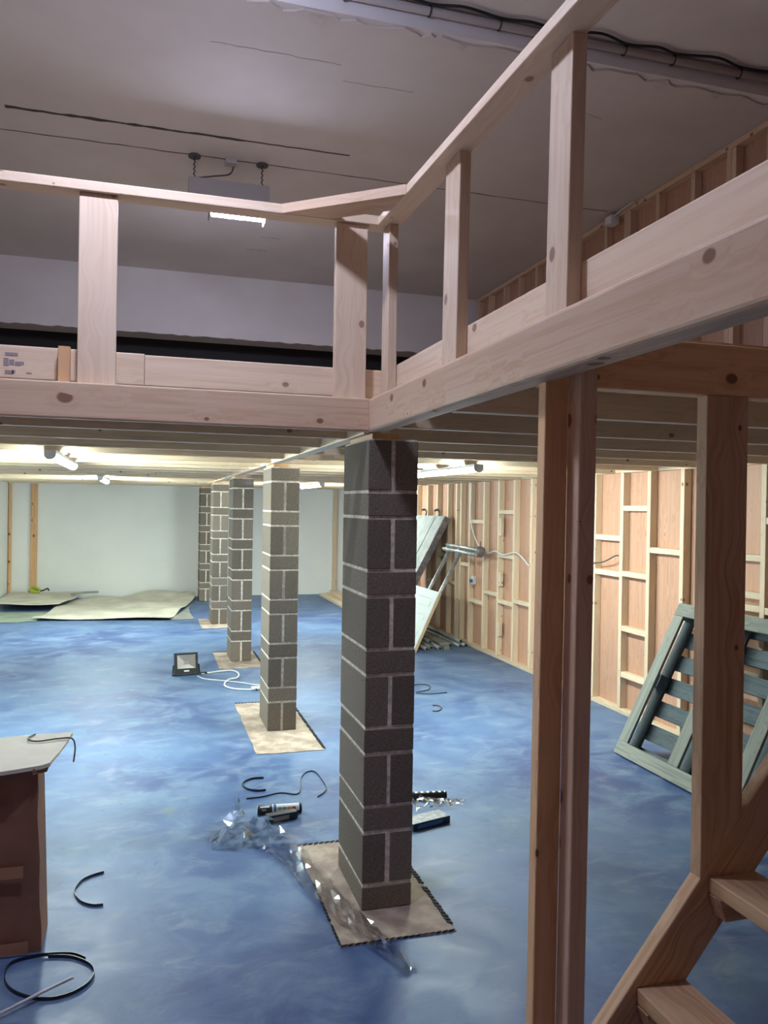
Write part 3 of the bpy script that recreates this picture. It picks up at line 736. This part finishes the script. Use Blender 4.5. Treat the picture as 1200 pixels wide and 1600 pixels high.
# planks on the floor at the far end of the stud wall
for i, (x0, x1, y0, y1, z0, z1, lab) in enumerate(((3.17, 3.30, 13.0, 15.0, .001, .05, 'pale plank on the floor at the far wall, outermost'), (3.33, 3.46, 13.1, 15.1, .001, .05, 'pale plank on the floor at the far wall, middle one'),
                                   (3.49, 3.62, 13.0, 15.1, .001, .05, 'pale plank on the floor at the far wall, against the studs'), (3.37, 3.55, 13.3, 15.0, .052, .10, 'pale plank stacked on top of others at the far wall'))):
    tag(bar('plank', x0, x1, y0, y1, z0, z1, 'pine_pale'), lab, 'plank', 'planks stacked at the far end')

# ------------------------------------------------------------------ sheets on the floor at the far end
def crinkled(name, outline, zfun, mat, label, cat, th=.006):
    """thin sheet cut to an outline, with creases and lifted corners"""
    bm = bmesh.new()
    vs = [bm.verts.new((x, y, 0)) for x, y in outline]; f = bm.faces.new(vs)
    bmesh.ops.triangulate(bm, faces=[f]); bmesh.ops.subdivide_edges(bm, edges=list(bm.edges), cuts=7, use_grid_fill=True)
    bmesh.ops.triangulate(bm, faces=list(bm.faces))
    for v in bm.verts: v.co.z = max(.002, zfun(v.co.x, v.co.y))
    r = bmesh.ops.extrude_face_region(bm, geom=list(bm.faces))
    for v in r['geom']:
        if isinstance(v, bmesh.types.BMVert): v.co.z += th
    bmesh.ops.recalc_face_normals(bm, faces=bm.faces)
    me = bpy.data.meshes.new(name); bm.to_mesh(me); bm.free(); me.materials.append(M[mat])
    o = bpy.data.objects.new(name, me); link(o); return tag(o, label, cat)
crinkled('card_sheet', [(-1.56, 12.37), (-.87, 12.32), (-.3, 12.22), (.333, 12.1), (.62, 13.5), (.86, 14.75), (.7, 15.22), (.13, 15.2), (-.5, 15.2), (-.9, 15.2), (-1.21, 14.5), (-1.37, 13.47)],
         lambda x, y: .012+.03*math.sin(x*2.1+y*1.7)**2+.02*math.sin(y*3.3-x*.8)**2+max(0, y-14.6)*.16*max(0, math.sin(x*3+1.2))+max(0, x-.5)*max(0, y-14.3)*.3, 'sheet', 'large beige card sheet spread on the floor before the white end wall', 'sheet')
crinkled('card_sheet', [(-2.2, 13.55), (-1.6, 13.47), (-1.3, 13.45), (-1.15, 14.3), (-1.1, 15.1), (-1.8, 15.18), (-2.25, 15.18), (-2.3, 14.4)],
         lambda x, y: .10+.02*math.sin(x*3+y*2)**2, 'sheet', 'smaller beige sheet lying in the corner by the wall studs', 'sheet', .015)
crinkled('underlay_sheet', [(.335, 12.17), (.69, 12.17), (.66, 12.9), (.675, 13.5), (.74, 14.0), (.62, 13.4)], lambda x, y: .004, 'sheet_grey', 'small grey triangle of underlay beside the big beige sheet', 'sheet', .005)
crinkled('green_sheet', [(-2.3, 12.2), (-1.96, 12.25), (-1.5, 12.33), (-1.42, 13.3), (-2.3, 13.42)], lambda x, y: .004+.004*math.sin(x*9)**2, 'sheet_green', 'thin greenish sheet on the floor in front of the corner sheet', 'sheet', .004)
for k, (pts, lab) in enumerate((([(-1.2, 14.45), (-1.0, 14.7), (-.8, 14.75)], 'dark crumpled strip between the two beige sheets'),)):
    tag(ribbon('dark_strip', [(a, b, .14) for a, b in pts], .03, .07, 'sheet_grey', None, 5), lab, 'strip')
ws = tag(empty('ratchet_strap', (-1.85, 15.0, .125)), 'lime green and black strap bundled on the corner sheet', 'strap')
tube('webbing', [(-.1, 0, .02), (-.05, .02, .09), (.02, -.02, .1), (.08, 0, .03), (0, -.04, .025), (-.08, -.03, .06), (.03, .03, .05)], .022, 'lime', ws, 8)
tube('hook', [(.06, 0, .03), (.14, -.02, .05), (.2, 0, .08), (.22, .02, .04)], .012, 'black', ws, 8)

# ------------------------------------------------------------------ floodlight with its lead
fl = tag(empty('floodlight', (.40, 8.23, 0), .12), 'small black floodlight standing on the blue floor, white lead attached', 'floodlight')
tl = math.radians(-14)
def ft(p):   # tilt back about the foot
    x_, y_, z_ = p; c_, s_ = math.cos(tl), math.sin(tl); return (x_, y_*c_-z_*s_*-1 if False else y_*c_ + z_*(-s_), .018+y_*s_*1.0+z_*c_)
def fbox(name, x0, x1, y0, y1, z0, z1, mat, par=None):
    vs = [ft((a, b, c_)) for c_ in (z0, z1) for a, b in ((x0, y0), (x1, y0), (x1, y1), (x0, y1))]
    return meshobj(name, vs, BOXF, mat, par or fl)
hs = fbox('housing', -.115, .115, .012, .055, 0, .205, 'black')
for a in ((-.115, .115, 0, .05), (-.115, .115, .185, .205), (-.115, -.09, .05, .185), (.09, .115, .05, .185)): fbox('bezel', a[0], a[1], 0, .012, a[2], a[3], 'black')
vs = [ft(p) for p in ((-.09, .011, .05), (.09, .011, .05), (.09, .011, .185), (-.09, .011, .185), (-.03, .0118, .095), (.03, .0118, .095), (.03, .0118, .14), (-.03, .0118, .14))]
vs = [ft(p) for p in ((-.09, .003, .05), (.09, .003, .05), (.09, .003, .185), (-.09, .003, .185), (-.025, .0115, .09), (.025, .0115, .09), (.025, .0115, .125), (-.025, .0115, .125))]
meshobj('reflector', vs, [(0, 1, 5, 4), (1, 2, 6, 5), (2, 3, 7, 6), (3, 0, 4, 7), (4, 5, 6, 7)], 'reflector', fl)
fbox('maker_plate', -.025, .025, -.001, 0, .018, .032, 'lab_white')
for k in range(5): fbox('cooling_fin', -.09+.04*k, -.08+.04*k, .055, .075, .02, .18, 'black', hs)
tube('bracket', [(-.125, .04, .10), (-.13, .03, .02), (-.13, -.01, .012), (0, -.015, .008), (.13, -.01, .012), (.13, .03, .02), (.125, .04, .10)], .008, 'black', fl, 8)
fl_inv = (Matrix.Translation((.40, 8.23, 0)) @ Matrix.Rotation(.12, 4, 'Z')).inverted()
def fp(pts, z): return [tuple(fl_inv @ Vector((a, b, z))) for a, b in pts]
tube('lead', fp([(.50, 8.25), (.591, 8.252), (.743, 8.316), (.854, 8.325), (.904, 8.185), (.875, 7.975), (.788, 7.905), (.73, 7.745), (.729, 7.607), (.805, 7.483), (.957, 7.423)], .009), .008, 'white_pl', fl, 8)
tube('lead', fp([(.989, 7.442), (1.065, 7.561), (.984, 7.634), (.893, 7.738), (.734, 7.858), (.56, 7.984), (.497, 8.148)], .008), .006, 'white_pl', fl, 8)
tube('gland', fp([(.50, 8.25), (.60, 8.253)], .012), .012, 'black', fl, 8, curve=False)
tube('plug', fp([(.945, 7.425), (1.03, 7.43)], .02), .019, 'white_pl', fl, 10, curve=False)
tube('plug_pin', fp([(.985, 7.40), (.985, 7.36)], .018), .008, 'black', fl, 6, curve=False)

# ------------------------------------------------------------------ cardboard box
cbx = tag(empty('cardboard_box', (-.66, 3.4, 0)), 'tall brown cardboard box with a pale torn lid, at the frame edge', 'box')
def cb_(p): return (p[0]+.66, p[1]-3.4, p[2])
bx0, bx1, by0, by1, bh = -.95, -.372, 3.275, 3.49, .70
sh = [(-.95, .0), (-.372, .012), (-.36, .235), (-.95, .235)]
n = 8; vs, fs = [], []
for i in range(n+1):
    z = bh*i/n; bul = .012*math.sin(math.pi*i/n)
    w = -.004*(i/n)
    vs += [cb_((bx0, by0-bul, z+.001)), cb_((bx1+.006*(1-i/n)+.003*math.sin(i*1.9)+w*4, by0+.008-bul*.6, z+.001)), cb_((bx1+.006*(1-i/n)+w*4, by1, z+.001)), cb_((bx0, by1, z+.001))]
for i in range(n):
    for k in range(4): k2 = (k+1) % 4; fs.append((4*i+k, 4*i+k2, 4*i+4+k2, 4*i+4+k))
fs += [(0, 3, 2, 1)]
meshobj('carton', vs, fs, 'card', cbx)
lid = [(-.97, 3.235), (-.6, 3.225), (-.50, 3.222), (-.43, 3.245), (-.372, 3.262), (-.345, 3.29), (-.338, 3.36), (-.325, 3.44), (-.312, 3.56), (-.298, 3.70), (-.45, 3.715), (-.6, 3.70), (-.97, 3.71)]
ll = slab('lid', [(a+.66, b-3.4) for a, b in lid], bh+.004, bh+.014, 'card_in', cbx, .006)
meshobj('torn_flap', [cb_(p) for p in ((-.40, 3.25, .71), (-.345, 3.30, .71), (-.355, 3.29, .685), (-.40, 3.245, .69), (-.40, 3.252, .71), (-.345, 3.302, .71), (-.355, 3.292, .685), (-.40, 3.247, .69))], [(0, 1, 2, 3), (7, 6, 5, 4), (0, 1, 5, 4), (1, 2, 6, 5), (2, 3, 7, 6), (3, 0, 4, 7)], 'card', cbx)
box('tape_strip', -.95, -.41, 3.262, 3.2628, .01, .055, 'tape', cbx)
box('tape_strip', -.95, -.43, 3.259, 3.2596, .30, .345, 'tape', cbx)
fc = bpy.data.curves.new('print', 'FONT'); fc.body = 'FRAGILE'; fc.size = .042; fc.align_x = 'RIGHT'
fo = bpy.data.objects.new('print_tmp', fc); link(fo); dg = bpy.context.evaluated_depsgraph_get(); dg.update()
tm = bpy.data.meshes.new_from_object(fo.evaluated_get(dg)); bpy.data.objects.remove(fo)
tm.materials.clear(); tm.materials.append(M['card_print'])
po = bpy.data.objects.new('printed_lettering', tm); link(po, cbx); po.rotation_euler = (math.pi/2, 0, 0); po.location = cb_((-.448, 3.2585, .575))
tag(tube('wire', [(-.448, 3.699, .722), (-.469, 3.645, .722), (-.453, 3.603, .722), (-.417, 3.585, .722), (-.35, 3.607, .722), (-.294, 3.604, .72), (-.278, 3.58, .69), (-.28, 3.54, .64)], .0035, 'cable_grey', None, 6), 'thin dark wire curled on the pale box lid', 'wire')

# ------------------------------------------------------------------ loose straps and cables on the floor
def fpath(pts, z): return [(a, b, z) for a, b in pts]
tag(ribbon('packing_strap', fpath([(.722, 5.01), (.655, 5.014), (.598, 4.968), (.579, 4.903), (.605, 4.829), (.654, 4.794), (.704, 4.793)], .001), .012, .003, 'dark_navy'), 'C-shaped black packing strap behind the sealant cartridge', 'strap', 'loose packing straps')
tag(ribbon('packing_strap', fpath([(.576, 4.684), (.671, 4.693), (.782, 4.73), (.874, 4.685), (.916, 4.786), (.956, 4.977), (1.02, 5.074), (1.063, 5.038), (1.071, 4.9), (1.067, 4.749), (1.03, 4.668), (.984, 4.615)], .001), .007, .003, 'dark_navy'), 'thin black strap looping up beside the nearest column', 'strap', 'loose packing straps')
tag(ribbon('packing_strap', fpath([(-.171, 3.902), (-.218, 3.881), (-.261, 3.841), (-.285, 3.76), (-.277, 3.698), (-.246, 3.632), (-.2, 3.591), (-.158, 3.586)], .001), .012, .003, 'dark_navy'), 'curved black strap on the open floor beside the cardboard box', 'strap', 'loose packing straps')
ring = [(-.336, 3.229), (-.255, 3.203), (-.188, 3.141), (-.163, 3.076), (-.181, 3.008), (-.234, 2.961), (-.305, 2.95), (-.381, 2.985), (-.441, 3.047), (-.47, 3.125), (-.465, 3.207), (-.415, 3.236), (-.34, 3.235), (-.25, 3.215), (-.2, 3.17)]
tag(ribbon('packing_strap', [(a, b, .001+(.004 if i > 11 else 0)) for i, (a, b) in enumerate(ring)], .013, .003, 'dark_navy'), 'large ring of black strap at the foot of the cardboard box', 'strap', 'loose packing straps')
tag(tube('white_cable', [(-.6, 2.79, .02), (-.446, 2.886, .02), (-.34, 2.957, .024), (-.232, 3.028, .026)], .0055, 'white_rod', None, 8), 'stiff pale cable end lying across the strap ring', 'cable')
tag(tube('wire', fpath([(2.439, 7.287), (2.579, 7.313), (2.624, 7.218), (2.545, 7.072), (2.406, 6.997), (2.505, 6.924), (2.686, 6.935)], .006), .005, 'cable_grey', None, 6), 'curl of dark wire on the floor towards the scaffold poles', 'wire')
tag(tube('wire', fpath([(2.394, 6.513), (2.44, 6.48), (2.431, 6.392), (2.369, 6.319), (2.327, 6.329)], .006), .006, 'cable_grey', None, 6), 'small hook of dark wire on the floor between column and posts', 'wire')

# ------------------------------------------------------------------ cartridges and cartons by the nearest column
def cartridge(a, b, label, lab=True, r=.025):
    a, b = Vector(a), Vector(b); L = (b-a).length; c = (a+b)/2
    o = tag(empty('sealant_cartridge', (c.x, c.y, 0), math.atan2(b.y-a.y, b.x-a.x)), label, 'cartridge', 'sealant cartridges on the floor')
    def cyl(name, x0, x1, rr, mat, a0=0, a1=360, seg=24, par=None):
        vs, fs = [], []; full = a1-a0 >= 360; m = seg if full else seg+1
        for x in (x0, x1):
            for k in range(m):
                g = math.radians(a0+(a1-a0)*k/seg); vs.append((x, rr*math.cos(g), r+.001+rr*math.sin(g)))
        for k in range(seg): k2 = (k+1) % m; fs.append((k, k2, k2+m, k+m))
        if full: fs += [tuple(range(m))[::-1], tuple(range(m, 2*m))]
        ob = meshobj(name, vs, fs, mat, par or o)
        for p in ob.data.polygons: p.use_smooth = len(p.vertices) == 4
        return ob
    cyl('barrel', -L/2, L/2-.006, r, 'black'); cyl('end_cap', L/2-.006, L/2, r*1.05, 'black')
    cyl('end_rim', -L/2-.004, -L/2, r*.92, 'galv')
    if lab:
        lb = cyl('label', -L/2+.078, L/2-.014, r+.0006, 'lab_white', 55, 190, 14)
        cyl('label_print', -L/2+.085, -L/2+.1, r+.001, 'lab_blue', 80, 190, 10, lb)
        for k, mt in enumerate(('lab_green', 'lab_green', 'lab_orange', 'lab_red')): cyl('colour_bar', -L/2+.108+.026*k, -L/2+.13+.026*k, r+.001, mt, 140, 172, 6, lb)
        cyl('label_logo', -L/2+.012, -L/2+.062, r+.0008, 'lab_white', 118, 138, 6)
        cyl('label_print', -L/2+.02, -L/2+.045, r+.0008, 'sheet_grey', 152, 178, 6)
    else:
        for k in range(8): cyl('label_print', -L/2+.03+.035*k, -L/2+.045+.035*k, r+.0008, 'lab_white', 70, 118, 6)
    return o
cartridge((.61, 4.436), (.851, 4.415), 'black sealant cartridge with a colourful label, lying left of the nearest column')
bpy.context.view_layer.update()
cartridge((1.43, 4.455), (1.717, 4.416), 'black sealant cartridge with white print, just past the nearest column', False, .022)
for nm, c, a, L, W, H, m1, lab in (('small_carton', (1.475, 4.085), .29, .245, .105, .038, 'silver', 'flat silvery film-wrapped carton beside the nearest column'), ('dark_carton', (.725, 4.335), .24, .17, .05, .038, 'black', 'small dark carton half under the clear film')):
    o = tag(empty(nm, (c[0], c[1], 0), a), lab, 'carton')
    lbox('carton_body', -L/2, L/2, -W/2, W/2, .001, H, 'dark_navy', o)
    lbox('wrapped_top', -L/2+.002, L/2-.002, -W/2+.002, W/2-.002, H+.0002, H+.002, m1 if m1 == 'silver' else 'cable_grey', o)
    lbox('print_band', -L/2+.03, L/2-.05, -W/2-.0008, -W/2-.0002, .008, H-.008, 'lab_blue' if m1 == 'silver' else 'sheet_grey', o)

# ------------------------------------------------------------------ clear plastic film
def film(name, spine, widths, heights, label, nu=70, nv=16, seed=1):
    rd = random.Random(seed); ps = smoothpath([(a, b, 0) for a, b in spine], 12); m = len(ps)
    ph = [(rd.uniform(6, 30), rd.uniform(-25, 25), rd.uniform(0, 6.28), rd.uniform(.3, 1)) for _ in range(9)]
    def interp(arr, t): f_ = t*(len(arr)-1); i = min(int(f_), len(arr)-2); return arr[i]*(1-(f_-i))+arr[i+1]*(f_-i)
    vs, fs = [], []
    for i in range(nu):
        t = i/(nu-1); p = ps[min(int(t*(m-1)), m-1)]; q = ps[min(int(t*(m-1))+1, m-1)]; pp = ps[max(int(t*(m-1))-1, 0)]
        d = (q-pp).normalized(); s = Vector((d.y, -d.x, 0)); w = interp(widths, t); h = interp(heights, t)
        for j in range(nv):
            v = j/(nv-1)*2-1
            x_, y_ = t*2.2, v*w*2
            z = sum(a*abs(math.sin(kx*x_+ky*y_+f0)) for kx, ky, f0, a in ph)/6
            z = h*(.05+z*1.2)*(1-.35*v*v)*rd.uniform(.2, 1.5) + rd.uniform(0, .004)
            pt = p+s*(v*w/2)+d*rd.uniform(-.012, .012)+s*rd.uniform(-.008, .008); vs.append((pt.x, pt.y, .004+max(0, z)))
    for i in range(nu-1):
        for j in range(nv-1): a = i*nv+j; fs.append((a, a+1, a+nv+1, a+nv))
    o = meshobj(name, vs, fs, 'film'); return tag(o, label, 'plastic film', kind='thing')
film('plastic_film', [(.37, 4.03), (.47, 4.16), (.57, 4.14), (.65, 4.02), (.71, 3.80), (.77, 3.46), (.83, 3.2), (.90, 2.98), (.955, 2.79)],
     [.10, .32, .30, .20, .15, .13, .12, .10, .08], [.015, .075, .06, .03, .02, .02, .018, .03, .012], 'long crumpled strip of clear plastic film before the nearest column', 46, 9, 3)
film('plastic_film', [(1.42, 4.30), (1.55, 4.32), (1.68, 4.31), (1.79, 4.31)], [.12, .14, .12, .05], [.045, .04, .03, .02], 'crumpled clear film between the cartridge and the silvery carton', 22, 8, 5)
film('plastic_film', [(.47, 4.42), (.50, 4.40), (.525, 4.34)], [.03, .06, .04], [.05, .11, .04], 'upright scrap of clear film at the head of the long strip', 10, 6, 9)
